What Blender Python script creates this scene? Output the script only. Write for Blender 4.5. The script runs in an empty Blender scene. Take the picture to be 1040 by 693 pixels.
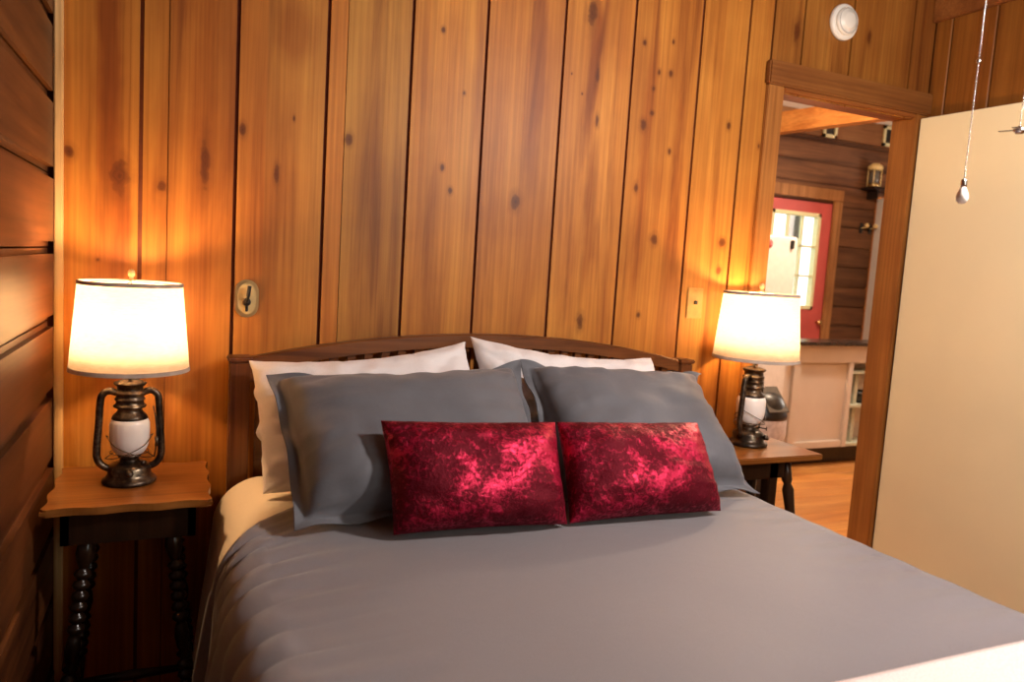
import bpy, bmesh, math, random
from mathutils import Vector, Matrix, noise
random.seed(7)
S = bpy.context.scene
PI = math.pi
COL = S.collection

# ------------------------------------------------------------------ camera
cd = bpy.data.cameras.new('camera'); cam = bpy.data.objects.new('camera', cd); COL.objects.link(cam)
cd.sensor_width = 36; cd.lens = 755.4/1040*36; cd.clip_start = .05
R = [(0.91193944, -0.40568704, 0.06151816), (0.0154704, -0.11582485, -0.99314917), (0.41003308, 0.90664361, -0.09934911)]
M = Matrix(((R[0][0], -R[1][0], -R[2][0], 0), (R[0][1], -R[1][1], -R[2][1], -2.3), (R[0][2], -R[1][2], -R[2][2], 1.33), (0, 0, 0, 1)))
cam.matrix_world = M
cd.dof.use_dof = True; cd.dof.focus_distance = 2.1; cd.dof.aperture_fstop = 3.2
S.camera = cam

# ------------------------------------------------------------------ light
S.view_settings.view_transform = 'Standard'; S.view_settings.look = 'None'
S.view_settings.gamma = 1; S.view_settings.exposure = 0.0
try: S.view_settings.use_curve_mapping = False
except Exception: pass
W = bpy.data.worlds.new('world'); S.world = W; W.use_nodes = True
W.node_tree.nodes['Background'].inputs[0].default_value = (.86, 1, .88, 1)
W.node_tree.nodes['Background'].inputs[1].default_value = 2.2

def light(name, kind, loc, energy, color, size=None, rot=None, size_y=None):
    l = bpy.data.lights.new(name, kind); o = bpy.data.objects.new(name, l); COL.objects.link(o)
    o.location = loc; l.energy = energy; l.color = color
    if kind == 'AREA':
        l.size = size
        if size_y: l.shape = 'RECTANGLE'; l.size_y = size_y
    elif size: l.shadow_soft_size = size
    if rot: o.rotation_euler = rot
    return o
LAMP_W = 18.5
LAMP_C = (1, .59, .28)
# weak fill at an added, unseen window in the wall behind the camera
light('added_window_fill', 'AREA', (1.55, -3.36, 1.75), 8, (1, .92, .88), 1.1, (math.radians(84), 0, 0), 1.1)
# the lit globe of the ceiling fan over the bed
light('ceiling_fan_light', 'POINT', (1.62, -1.68, 2.04), 108, (1, .90, .84), .06)
# kitchen ceiling light and an unseen area light from its right side
light('kitchen_ceiling_light', 'POINT', (4.0, 1.05, 2.6), 125, (1, .77, .56), .06)
light('kitchen_side_light', 'AREA', (6.9, 1.3, 1.6), 46, (1, .84, .70), 1.2, (0, math.radians(90), 0), 1.2)

# ------------------------------------------------------------------ node helpers
class N:
    def __init__(s, name):
        s.m = bpy.data.materials.new(name); s.m.use_nodes = True
        s.t = s.m.node_tree; s.b = s.t.nodes['Principled BSDF']; s.out = s.t.nodes['Material Output']
    def n(s, kind, **kw):
        x = s.t.nodes.new(kind)
        for k, v in kw.items():
            if k.startswith('i_'):
                x.inputs[k[2:].replace('_', ' ')].default_value = v
            else: setattr(x, k, v)
        return x
    def l(s, a, b): s.t.links.new(a, b)
    def set(s, **kw):
        for k, v in kw.items(): s.b.inputs[k.replace('_', ' ')].default_value = v
    def math(s, op, a, b=None):
        x = s.n('ShaderNodeMath', operation=op)
        for i, v in enumerate((a, b)):
            if v is None: continue
            if hasattr(v, 'links'): s.l(v, x.inputs[i])
            else: x.inputs[i].default_value = v
        return x.outputs[0]
    def mix(s, fac, a, b, blend='MIX'):
        x = s.n('ShaderNodeMix', data_type='RGBA', blend_type=blend)
        for sock, v in ((x.inputs[0], fac), (x.inputs[6], a), (x.inputs[7], b)):
            if hasattr(v, 'links'): s.l(v, sock)
            else: sock.default_value = v if not isinstance(v, tuple) or len(v) == 4 else (*v, 1)
        return x.outputs[2]
    def ramp(s, fac, stops, interp='LINEAR'):
        x = s.n('ShaderNodeValToRGB'); s.l(fac, x.inputs[0]); x.color_ramp.interpolation = interp
        e = x.color_ramp.elements
        while len(e) < len(stops): e.new(.5)
        for el, (p, c) in zip(e, stops):
            el.position = p; el.color = (*c, 1) if len(c) == 3 else c
        return x.outputs[0]

def plain(name, col, rough=.5, metal=0, noise_amt=.12, nscale=30, bump=0, **kw):
    a = N(name)
    tc = a.n('ShaderNodeTexCoord'); no = a.n('ShaderNodeTexNoise', i_Scale=nscale, i_Detail=4.0); a.l(tc.outputs['Object'], no.inputs['Vector'])
    dark = tuple(c*(1-noise_amt*2) for c in col); lite = tuple(min(1, c*(1+noise_amt)) for c in col)
    a.l(a.ramp(no.outputs[0], [(.3, dark), (.7, lite)]), a.b.inputs['Base Color'])
    a.set(Roughness=rough, Metallic=metal)
    for k, v in kw.items(): a.b.inputs[k.replace('_', ' ')].default_value = v
    if bump:
        bp = a.n('ShaderNodeBump', i_Strength=bump, i_Distance=.002); a.l(no.outputs[0], bp.inputs['Height']); a.l(bp.outputs[0], a.b.inputs['Normal'])
    return a.m

def wood(name, dark, mid, lite, axis='Z', rough=.42, tint=False, knots=None, gs=1.0, rand=.0, auto_knots=0.0, coat=.0, streaks=None):
    """procedural pine: stretched grain, heartwood bands, knots"""
    a = N(name)
    tc = a.n('ShaderNodeTexCoord'); P = tc.outputs['Object']
    sc = {'X': (.9, 13, 13), 'Y': (13, .9, 13), 'Z': (13, 13, .9)}[axis]
    mp = a.n('ShaderNodeMapping'); mp.inputs['Scale'].default_value = tuple(v*gs for v in sc); a.l(P, mp.inputs[0])
    n1 = a.n('ShaderNodeTexNoise', i_Scale=1.0, i_Detail=5.0, i_Distortion=.9, i_Roughness=.6); a.l(mp.outputs[0], n1.inputs['Vector'])
    mp2 = a.n('ShaderNodeMapping'); mp2.inputs['Scale'].default_value = tuple(v*gs*(9 if v > 5 else 2.2) for v in sc); a.l(P, mp2.inputs[0])
    n2 = a.n('ShaderNodeTexNoise', i_Scale=1.0, i_Detail=3.0, i_Distortion=.2); a.l(mp2.outputs[0], n2.inputs['Vector'])
    col = a.ramp(n1.outputs[0], [(.30, dark), (.47, mid), (.72, lite)])
    fine = a.ramp(n2.outputs[0], [(.35, (.78, .74, .70)), (.62, (1.06, 1.06, 1.06))])
    col = a.mix(.8, col, fine, 'MULTIPLY')
    n3 = a.n('ShaderNodeTexNoise', i_Scale=3.1, i_Detail=4.0); a.l(P, n3.inputs['Vector'])
    col = a.mix(.55, col, a.ramp(n3.outputs[0], [(.33, (.74, .60, .52)), (.66, (1.10, 1.12, 1.10))]), 'MULTIPLY')
    if tint:
        at = a.n('ShaderNodeAttribute', attribute_name='Tint'); col = a.mix(1.0, col, at.outputs['Color'], 'MULTIPLY')
    if auto_knots:
        ks = {'X': (1.6, 6, 6), 'Y': (6, 1.6, 6), 'Z': (6, 6, 1.6)}[axis]
        mk = a.n('ShaderNodeMapping'); mk.inputs['Scale'].default_value = tuple(k*auto_knots for k in ks); a.l(P, mk.inputs[0])
        vo = a.n('ShaderNodeTexVoronoi', i_Scale=1.0, i_Randomness=1.0); a.l(mk.outputs[0], vo.inputs['Vector'])
        kf = a.ramp(vo.outputs['Distance'], [(.04, (1, 1, 1)), (.10, (.55, .55, .55)), (.24, (0, 0, 0))])
        col = a.mix(kf, col, tuple(c*.22 for c in dark))
    if streaks:
        nw = a.n('ShaderNodeTexNoise', i_Scale=3.0, i_Detail=3.0); a.l(P, nw.inputs['Vector'])
        off = a.n('ShaderNodeVectorMath', operation='MULTIPLY_ADD'); a.l(nw.outputs['Color'], off.inputs[0]); off.inputs[1].default_value = (.09, 0, .3); a.l(P, off.inputs[2])
        for (x, z, rx, rz, sc_) in streaks:
            v = a.n('ShaderNodeVectorMath', operation='SUBTRACT'); a.l(off.outputs[0], v.inputs[0]); v.inputs[1].default_value = (x+.045, 0, z+.15)
            w = a.n('ShaderNodeVectorMath', operation='MULTIPLY'); a.l(v.outputs[0], w.inputs[0]); w.inputs[1].default_value = (1/rx, 0, 1/rz)
            g = a.n('ShaderNodeVectorMath', operation='LENGTH'); a.l(w.outputs[0], g.inputs[0])
            col = a.mix(a.ramp(g.outputs['Value'], [(.45, (1, 1, 1)), (1.0, (0, 0, 0))]), col, a.mix(1.0, col, sc_, 'MULTIPLY'))
    if knots:
        nz = a.n('ShaderNodeTexNoise', i_Scale=30.0, i_Detail=3.0); a.l(P, nz.inputs['Vector'])
        wob = a.math('MULTIPLY', nz.outputs[0], 1.3)
        cur = None
        for (x, z, rx, rz) in knots:
            v = a.n('ShaderNodeVectorMath', operation='SUBTRACT'); a.l(P, v.inputs[0]); v.inputs[1].default_value = (x, 0, z)
            w = a.n('ShaderNodeVectorMath', operation='MULTIPLY'); a.l(v.outputs[0], w.inputs[0]); w.inputs[1].default_value = (1/rx, 0, 1/rz)
            g = a.n('ShaderNodeVectorMath', operation='LENGTH'); a.l(w.outputs[0], g.inputs[0])
            o = g.outputs['Value']
            cur = o if cur is None else a.math('MINIMUM', cur, o)
        dd = a.math('ADD', cur, wob)
        kf = a.ramp(a.math('MULTIPLY', dd, .25), [(.20, (.95, .95, .95)), (.33, (.78, .78, .78)), (.40, (.30, .30, .30)), (.62, (0, 0, 0))])
        rings = a.n('ShaderNodeMath', operation='SINE'); a.l(a.math('MULTIPLY', dd, 16.0), rings.inputs[0])
        kc = a.mix(a.math('MULTIPLY', a.math('ADD', rings.outputs[0], 1.0), .5), (dark[0]*.32, dark[1]*.24, dark[2]*.25), (dark[0]*.46, dark[1]*.34, dark[2]*.35))
        col = a.mix(kf, col, kc)
    a.l(col, a.b.inputs['Base Color'])
    a.set(Roughness=rough, Specular_IOR_Level=.3)
    if coat: a.set(Coat_Weight=coat, Coat_Roughness=.25)
    bp = a.n('ShaderNodeBump', i_Strength=.15, i_Distance=.002); a.l(n2.outputs[0], bp.inputs['Height']); a.l(bp.outputs[0], a.b.inputs['Normal'])
    return a.m

# ------------------------------------------------------------------ mesh helpers
def new(): return bmesh.new()
def box(bm, x0, x1, y0, y1, z0, z1, bev=0.0, seg=2, tint=None):
    b = bmesh.new()
    bmesh.ops.create_cube(b, size=1)
    for v in b.verts:
        v.co = Vector(((x0+x1)/2+v.co.x*(x1-x0), (y0+y1)/2+v.co.y*(y1-y0), (z0+z1)/2+v.co.z*(z1-z0)))
    if bev: bmesh.ops.bevel(b, geom=b.edges[:], offset=bev, segments=seg, affect='EDGES')
    return merge(bm, b, tint)
def merge(bm, b, tint=None, mat=None):
    lay = None
    if tint is not None:
        lay = bm.loops.layers.float_color.get('Tint') or bm.loops.layers.float_color.new('Tint')
    mp = {}
    for v in b.verts: mp[v] = bm.verts.new(mat @ v.co if mat else v.co)
    for f in b.faces:
        try: g = bm.faces.new([mp[v] for v in f.verts])
        except ValueError: continue
        g.smooth = f.smooth
        if lay:
            for lp in g.loops: lp[lay] = (*tint, 1)
    b.free(); return bm
def obj(name, bm, m, parent=None, smooth=False, loc=None):
    bmesh.ops.recalc_face_normals(bm, faces=bm.faces[:])
    me = bpy.data.meshes.new(name); bm.to_mesh(me); bm.free()
    if smooth:
        for p in me.polygons: p.use_smooth = True
    me.materials.append(m)
    o = bpy.data.objects.new(name, me); COL.objects.link(o)
    if parent: o.parent = parent
    if loc: o.location = loc
    return o
def struct(name, bm, m, parent=None, smooth=False):
    o = obj(name, bm, m, parent, smooth)
    if not parent: o['kind'] = 'structure'
    return o
def thing(name, label, cat, loc=(0, 0, 0), rotz=0, group=None):
    o = bpy.data.objects.new(name, None); COL.objects.link(o); o.empty_display_size = .05
    o.location = loc; o.rotation_euler = (0, 0, rotz); o['label'] = label; o['category'] = cat
    if group: o['group'] = group
    return o
def tag(o, label, cat, group=None):
    o['label'] = label; o['category'] = cat
    if group: o['group'] = group
    return o
def lathe(bm, prof, seg=40, c=(0, 0, 0), close=True):
    b = bmesh.new(); rings = []
    for r, z in prof:
        if r < 1e-6: rings.append([b.verts.new((c[0], c[1], c[2]+z))])
        else: rings.append([b.verts.new((c[0]+r*math.cos(2*PI*i/seg), c[1]+r*math.sin(2*PI*i/seg), c[2]+z)) for i in range(seg)])
    for a, d in zip(rings, rings[1:]):
        for i in range(seg):
            j = (i+1) % seg
            if len(a) == 1 and len(d) == 1: continue
            if len(a) == 1: b.faces.new((a[0], d[i], d[j]))
            elif len(d) == 1: b.faces.new((a[i], a[j], d[0]))
            else: b.faces.new((a[i], a[j], d[j], d[i]))
    for f in b.faces: f.smooth = True
    return merge(bm, b)
def tube(bm, pts, r, seg=10, closed=False):
    pts = [Vector(p) for p in pts]; n = len(pts); b = bmesh.new(); rings = []
    up = None
    for i, p in enumerate(pts):
        a = pts[i-1] if (i or closed) else p; c = pts[(i+1) % n] if (i < n-1 or closed) else p
        t = (c-a).normalized()
        if up is None: up = t.orthogonal().normalized()
        s = (up - t*up.dot(t)); s = s.normalized() if s.length > 1e-6 else t.orthogonal().normalized(); up = s
        w = t.cross(s)
        rr = r[i] if isinstance(r, (list, tuple)) else r
        rings.append([b.verts.new(p+s*rr*math.cos(2*PI*k/seg)+w*rr*math.sin(2*PI*k/seg)) for k in range(seg)])
    m = n if closed else n-1
    for i in range(m):
        a, d = rings[i], rings[(i+1) % n]
        for k in range(seg): b.faces.new((a[k], a[(k+1) % seg], d[(k+1) % seg], d[k]))
    if not closed: b.faces.new(rings[0][::-1]); b.faces.new(rings[-1])
    for f in b.faces: f.smooth = True
    return merge(bm, b)
def curve_pts(P, n=6):
    """catmull-rom through points"""
    P = [Vector(p) for p in P]; out = []
    Q = [P[0]*2-P[1]] + P + [P[-1]*2-P[-2]]
    for i in range(1, len(Q)-2):
        for k in range(n):
            t = k/n; a, b, c, d = Q[i-1:i+3]
            out.append(.5*((2*b)+(c-a)*t+(2*a-5*b+4*c-d)*t*t+(3*b-a-3*c+d)*t**3))
    out.append(P[-1]); return out
def prism(bm, pts, z0, z1, bev=0, tint=None):
    b = bmesh.new()
    lo = [b.verts.new((x, y, z0)) for x, y in pts]; hi = [b.verts.new((x, y, z1)) for x, y in pts]
    n = len(pts)
    b.faces.new(lo[::-1]); b.faces.new(hi)
    for i in range(n): b.faces.new((lo[i], lo[(i+1) % n], hi[(i+1) % n], hi[i]))
    if bev:
        es = [e for e in b.edges if abs(e.verts[0].co.z-e.verts[1].co.z) < 1e-6]
        bmesh.ops.bevel(b, geom=es, offset=bev, segments=2, affect='EDGES')
    return merge(bm, b, tint)

# ------------------------------------------------------------------ materials
KN = [(-.268, 1.559, .014, .020), (-.150, 1.505, .026, .050), (.062, 1.56, .014, .075), (-.047, 1.49, .014, .018), (.256, 1.553, .008, .03),
      (.16, 1.67, .010, .020), (1.02, 1.545, .018, .030), (.462, 1.68, .014, .020), (1.583, 1.462, .017, .022), (1.897, 1.469, .018, .020), (1.892, 1.364, .013, .017),
      (1.541, 1.182, .010, .012), (1.262, 2.20, .020, .05), (1.532, 1.905, .010, .010), (1.531, 1.99, .008, .010), (1.60, 2.165, .006, .010), (1.60, 2.053, .009, .014),
      (1.55, 2.05, .007, .012), (2.165, 2.30, .018, .045), (1.878, 1.906, .010, .016), (2.03, 1.85, .008, .012), (.74, 2.05, .008, .010), (.79, 1.56, .008, .012),
      (.82, 1.87, .006, .008), (1.49, 1.64, .010, .020), (-.2, 1.28, .006, .006), (1.30, 1.15, .014, .03), (1.30, 2.0, .008, .03), (1.31, 1.85, .008, .02), (1.245, 1.93, .004, .005), (1.20, 1.99, .004, .005),
      (.76, 1.63, .008, .012), (1.50, 1.86, .014, .022), (2.55, 2.35, .012, .03), (1.48, 2.14, .008, .012), (1.62, 1.78, .007, .012), (.30, 1.72, .004, .010)]
M_pine = wood('knotty_pine_boards', (.24, .074, .011), (.40, .150, .023), (.52, .225, .038), 'Z', .48, tint=True, knots=KN, gs=.8, streaks=[(1.07, 2.0, .035, .55, (.74, .66, .80)), (1.275, 2.05, .030, .35, (.62, .48, .42)), (1.30, 1.5, .028, .4, (.72, .60, .5)), (-.17, 1.85, .040, .55, (.62, .45, .36)), (-.15, 1.25, .03, .5, (.72, .58, .5)), (.30, 1.95, .07, .12, (.82, .70, .6)), (.05, 1.8, .05, .5, (.86, .76, .66)), (.60, 1.9, .05, .5, (1.08, 1.12, 1.1)), (1.66, 1.7, .035, .5, (.86, .76, .7)), (.77, 1.9, .05, .7, (1.12, 1.15, 1.2)), (1.36, 1.7, .035, .6, (1.12, 1.2, 1.3)), (1.52, 1.75, .03, .7, (.84, .72, .62))])
M_groove = plain('dark_groove_backing', (.13, .026, .006), .8)
M_log = wood('dark_varnished_logs', (.028, .008, .003), (.078, .024, .007), (.14, .050, .014), 'Y', .45, tint=True, auto_knots=.75, gs=.8, coat=.1)
M_trim = wood('casing_pine', (.25, .095, .022), (.37, .155, .036), (.44, .20, .055), 'Z', .5)
M_trimx = wood('head_casing_pine', (.15, .052, .012), (.23, .086, .020), (.29, .120, .030), 'X', .5, tint=True)
M_trimlite = wood('pale_corner_strip', (.50, .31, .13), (.66, .44, .20), (.74, .52, .27), 'Z', .45)
M_walnut = wood('headboard_stain', (.07, .022, .007), (.17, .060, .018), (.27, .105, .032), 'X', .35, coat=.2)
M_postwood = wood('headboard_post_stain', (.06, .018, .006), (.13, .042, .014), (.20, .075, .022), 'Z', .35, coat=.2)
M_top = wood('nightstand_top_stain', (.12, .038, .008), (.22, .078, .016), (.30, .12, .027), 'X', .28, coat=.3)
M_darkleg = wood('dark_stained_turning', (.006, .003, .002), (.014, .006, .003), (.030, .012, .005), 'Z', .28, coat=.35)
M_floor = wood('pine_floorboards', (.42, .17, .045), (.56, .25, .07), (.64, .32, .10), 'X', .3, tint=True, auto_knots=.6)
M_klog = wood('kitchen_log_wall', (.055, .024, .012), (.11, .048, .022), (.17, .08, .036), 'X', .6, tint=True)
M_beam = wood('orange_beam', (.40, .13, .03), (.58, .22, .05), (.66, .30, .08), 'Y', .5)
M_fascia = wood('fascia_board', (.16, .07, .028), (.24, .11, .045), (.30, .15, .06), 'X', .5)
M_white = plain('white_enamel', (.74, .70, .67), .4, 0, .03)
M_ceil = plain('ceiling_paint', (.88, .84, .76), .8, 0, .03)
M_cream = plain('cream_door_paint', (.80, .69, .44), .55, 0, .02, 3)
M_cabinet = plain('beige_cabinet_paint', (.62, .56, .52), .5, 0, .03, 5)
M_red = plain('red_door_paint', (.50, .085, .08), .45, 0, .05, 8)
M_black = plain('black_plastic', (.012, .012, .012), .35)
M_detector = plain('detector_plastic', (.74, .70, .62), .4, 0, .02)
M_ivory = plain('ivory_plate', (.62, .46, .20), .3, 0, .05)
M_sashpaint = plain('pale_sash_paint', (.74, .72, .45), .5, 0, .03)
M_chrome = plain('polished_steel', (.62, .60, .58), .22, 1, .03)
M_brass = plain('brass', (.62, .44, .20), .3, 1, .08)

def make_bronze():
    a = N('brushed_bronze_metal')
    tc = a.n('ShaderNodeTexCoord'); no = a.n('ShaderNodeTexNoise', i_Scale=26.0, i_Detail=5.0, i_Roughness=.65); a.l(tc.outputs['Object'], no.inputs['Vector'])
    a.l(a.ramp(no.outputs[0], [(.36, (.030, .024, .020)), (.52, (.085, .062, .045)), (.72, (.34, .26, .17))]), a.b.inputs['Base Color'])
    a.set(Metallic=.9, Roughness=.34); return a.m
M_bronze = make_bronze()

def fabric(name, c, rough=.85, weave=900, sheen=.3, crease=.25, sheen_tint=(1, 1, 1), nscale=7, dist=.012):
    a = N(name)
    tc = a.n('ShaderNodeTexCoord')
    w = a.n('ShaderNodeTexNoise', i_Scale=float(weave), i_Detail=1.0); a.l(tc.outputs['Object'], w.inputs['Vector'])
    big = a.n('ShaderNodeTexNoise', i_Scale=float(nscale), i_Detail=4.0, i_Distortion=.4, i_Roughness=.5); a.l(tc.outputs['Object'], big.inputs['Vector'])
    a.l(a.ramp(w.outputs[0], [(.3, tuple(v*.86 for v in c)), (.7, tuple(min(1, v*1.08) for v in c))]), a.b.inputs['Base Color'])
    a.set(Roughness=rough, Sheen_Weight=sheen, Sheen_Roughness=.5, Sheen_Tint=(*sheen_tint, 1))
    a.set(Specular_IOR_Level=.25)
    b1 = a.n('ShaderNodeBump', i_Strength=crease, i_Distance=dist); a.l(big.outputs[0], b1.inputs['Height'])
    b2 = a.n('ShaderNodeBump', i_Strength=.1, i_Distance=.0006); a.l(w.outputs[0], b2.inputs['Height']); a.l(b1.outputs[0], b2.inputs['Normal'])
    a.l(b2.outputs[0], a.b.inputs['Normal']); return a.m
M_grey = fabric('charcoal_grey_cotton', (.135, .138, .155), .62, 900, .25, .25)
M_duvet = fabric('grey_duvet_cotton', (.210, .195, .210), .62, 900, .3, .18, nscale=3.5, dist=.02)
M_sheet = fabric('cream_sheet_cotton', (.80, .71, .57), .8, 900, .1, .25)
M_wpillow = fabric('white_pillow_cotton', (.88, .84, .84), .8, 900, .1, .40, nscale=14)
M_throw = fabric('pale_pink_fleece', (.90, .78, .75), .9, 300, .4, .3)

def make_velvet():
    a = N('crushed_crimson_velvet')
    tc = a.n('ShaderNodeTexCoord')
    n1 = a.n('ShaderNodeTexNoise', i_Scale=95.0, i_Detail=5.0, i_Distortion=.5, i_Roughness=.6); a.l(tc.outputs['Object'], n1.inputs['Vector'])
    n2 = a.n('ShaderNodeTexNoise', i_Scale=9.0, i_Detail=3.0, i_Distortion=.8); a.l(tc.outputs['Object'], n2.inputs['Vector'])
    s = a.math('ADD', a.math('MULTIPLY', n1.outputs[0], .50), a.math('MULTIPLY', n2.outputs[0], .56))
    # the pile is crushed one way or the other: one crimson cloth, nap highlights put into its colour
    a.l(a.ramp(s, [(.49, (.12, .001, .010)), (.54, (.26, .003, .024)), (.61, (.50, .014, .062))]), a.b.inputs['Base Color'])
    a.l(a.ramp(s, [(.48, (.66, .66, .66)), (.60, (.38, .38, .38))]), a.b.inputs['Roughness'])
    a.set(Metallic=.72, Sheen_Weight=.08, Sheen_Roughness=.35, Sheen_Tint=(1, .12, .2, 1))
    bp = a.n('ShaderNodeBump', i_Strength=.8, i_Distance=.008); a.l(s, bp.inputs['Height']); a.l(bp.outputs[0], a.b.inputs['Normal'])
    return a.m
M_velvet = make_velvet()

def make_shade():
    a = N('linen_lampshade')
    tc = a.n('ShaderNodeTexCoord'); no = a.n('ShaderNodeTexNoise', i_Scale=1.0, i_Detail=3.0)
    mp = a.n('ShaderNodeMapping'); mp.inputs['Scale'].default_value = (60, 60, 400); a.l(tc.outputs['Object'], mp.inputs[0]); a.l(mp.outputs[0], no.inputs['Vector'])
    c = a.ramp(no.outputs[0], [(.3, (.86, .80, .70)), (.7, (.96, .92, .84))])
    tr = a.n('ShaderNodeBsdfTranslucent'); df = a.n('ShaderNodeBsdfDiffuse'); mx = a.n('ShaderNodeMixShader'); mx.inputs[0].default_value = .84
    a.l(c, tr.inputs[0]); a.l(c, df.inputs[0]); a.l(df.outputs[0], mx.inputs[1]); a.l(tr.outputs[0], mx.inputs[2]); a.l(mx.outputs[0], a.out.inputs[0])
    return a.m
M_shade = make_shade()
M_shadetrim = plain('shade_binding', (.42, .34, .28), .8)
def make_globe():
    a = N('frosted_white_glass'); a.set(Base_Color=(.86, .80, .76, 1), Roughness=.28, Subsurface_Weight=.3, Subsurface_Scale=.02)
    a.b.inputs['Subsurface Radius'].default_value = (1, .8, .7); return a.m
M_globe = make_globe()
def make_glass(name, tint=(1, 1, 1)):
    a = N(name); tr = a.n('ShaderNodeBsdfTransparent'); gl = a.n('ShaderNodeBsdfGlossy'); gl.inputs['Roughness'].default_value = .05
    tr.inputs[0].default_value = (*tint, 1)
    mx = a.n('ShaderNodeMixShader'); mx.inputs[0].default_value = .06; a.l(tr.outputs[0], mx.inputs[1]); a.l(gl.outputs[0], mx.inputs[2]); a.l(mx.outputs[0], a.out.inputs[0]); return a.m
M_glass = make_glass('window_glass'); M_gshelf = make_glass('green_glass_shelf', (.80, .92, .84))
M_gshelf2 = plain('pale_green_shelf_paint', (.50, .54, .44), .4)
def make_bulb():
    a = N('lit_bulb'); a.set(Base_Color=(1, .8, .5, 1), Emission_Color=(1, .72, .4, 1), Emission_Strength=6.0); return a.m
M_bulb = make_bulb()
M_bag = plain('white_bin_liner', (.62, .56, .54), .5, 0, .1, 40)

# ------------------------------------------------------------------ room shell
ZC = 2.64
def jit(a=.06): return random.uniform(-a, a)
# back wall: tongue-and-groove boards; (right edge x, tint, joint)
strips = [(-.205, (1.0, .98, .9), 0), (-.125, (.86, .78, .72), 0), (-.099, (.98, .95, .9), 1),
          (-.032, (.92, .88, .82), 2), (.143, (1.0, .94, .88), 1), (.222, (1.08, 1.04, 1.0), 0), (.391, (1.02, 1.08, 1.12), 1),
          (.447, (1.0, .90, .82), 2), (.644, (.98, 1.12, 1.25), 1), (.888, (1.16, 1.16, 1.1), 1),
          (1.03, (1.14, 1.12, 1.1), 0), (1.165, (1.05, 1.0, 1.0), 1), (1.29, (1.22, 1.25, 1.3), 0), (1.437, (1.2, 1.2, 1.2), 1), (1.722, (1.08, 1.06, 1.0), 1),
          (1.937, (1.05, 1.04, 1.0), 1), (2.05, (1.0, 1.0, .98), 1), (2.20, (.74, .74, .80), 1), (2.455, (.72, .72, .78), 1), (2.80, (.68, .66, .7), 1), (2.93, (.60, .55, .6), 0)]  # boards over the doorway: shade put into their darker tints
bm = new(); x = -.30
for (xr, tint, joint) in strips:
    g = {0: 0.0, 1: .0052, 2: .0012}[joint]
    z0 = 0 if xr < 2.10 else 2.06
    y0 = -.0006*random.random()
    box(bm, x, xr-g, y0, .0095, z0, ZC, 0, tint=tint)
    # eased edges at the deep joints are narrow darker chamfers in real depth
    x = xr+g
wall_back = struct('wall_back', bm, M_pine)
bm = new()
box(bm, -.42, 2.10, .010, .10, 0, ZC); box(bm, 2.876, 3.05, .010, .10, 0, ZC); box(bm, 2.10, 2.876, .010, .10, 2.086, ZC)
struct('wall_back', bm, M_groove)
# left wall: stacked squared logs with eased edges
bm = new()
zs = [-.02] + [.154+.192*k for k in range(13)]
for a, b in zip(zs, zs[1:]+[ZC]):
    if b-a < .03: continue
    t = 1+jit(.22)
    box(bm, -.42, -.300+random.uniform(-.003, .003), -3.5, .0, a+.002, b-.002, .014, 2, tint=(t, t*(1+jit(.1)), t))
box(bm, -.44, -.36, -3.5, .1, 0, ZC, tint=(.3, .3, .3)); struct('wall_left', bm, M_log)
# right wall: vertical boards
bm = new(); y = -3.5
while y < 0:
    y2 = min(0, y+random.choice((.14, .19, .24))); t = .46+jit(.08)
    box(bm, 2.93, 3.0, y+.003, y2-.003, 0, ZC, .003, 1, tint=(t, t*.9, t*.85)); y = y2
box(bm, 2.96, 3.04, -3.5, .0, 0, ZC, tint=(.3, .3, .3)); struct('wall_right', bm, M_pine)
# front wall (behind the camera) with an added window opening x 1.0..2.1, z 1.15..2.25
bm = new()
for (a, b, c, d) in ((-.42, .98, 0, ZC), (2.12, 3.05, 0, ZC), (.98, 2.12, 0, 1.18), (.98, 2.12, 2.32, ZC)):
    xx = a
    while xx < b:
        x2 = min(b, xx+.24); t = .9+jit(.1); box(bm, xx+.002, x2-.002, -3.5, -3.42, c, d, 0, tint=(t, t, t)); xx = x2
for (a, b, c, d) in ((-.42, .98, 0, ZC), (2.12, 3.05, 0, ZC), (.98, 2.12, 0, 1.18), (.98, 2.12, 2.32, ZC)): box(bm, a, b, -3.54, -3.47, c, d, tint=(.4, .4, .4))
struct('wall_front', bm, M_pine)
bm = new()
for (a, b, c, d) in ((.92, 2.18, 1.12, 1.18), (.92, 2.18, 2.32, 2.38), (.92, .98, 1.18, 2.32), (2.12, 2.18, 1.18, 2.32), (1.53, 1.57, 1.18, 2.32)):
    box(bm, a, b, -3.46, -3.40, c, d, .004)
struct('added_window_1', bm, M_trim)
# floors and ceilings
bm = new(); y = -3.5
while y < 3.2:
    t = 1+jit(.14); box(bm, -.42, 8.6, y+.001, min(3.2, y+.135)-.001, -.06, 0, .0015, 1, tint=(t, t, t)); y += .135
struct('floor', bm, M_floor)
bm = new(); box(bm, -.42, 3.05, -3.5, .12, ZC, ZC+.05); struct('ceiling', bm, wood('ceiling_boards', (.08, .035, .012), (.12, .055, .02), (.15, .075, .03), 'X', .5))
bm = new(); box(bm, 1.45, 8.6, .101, 3.2, 2.90, 2.97); struct('ceiling', bm, M_ceil)
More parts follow.
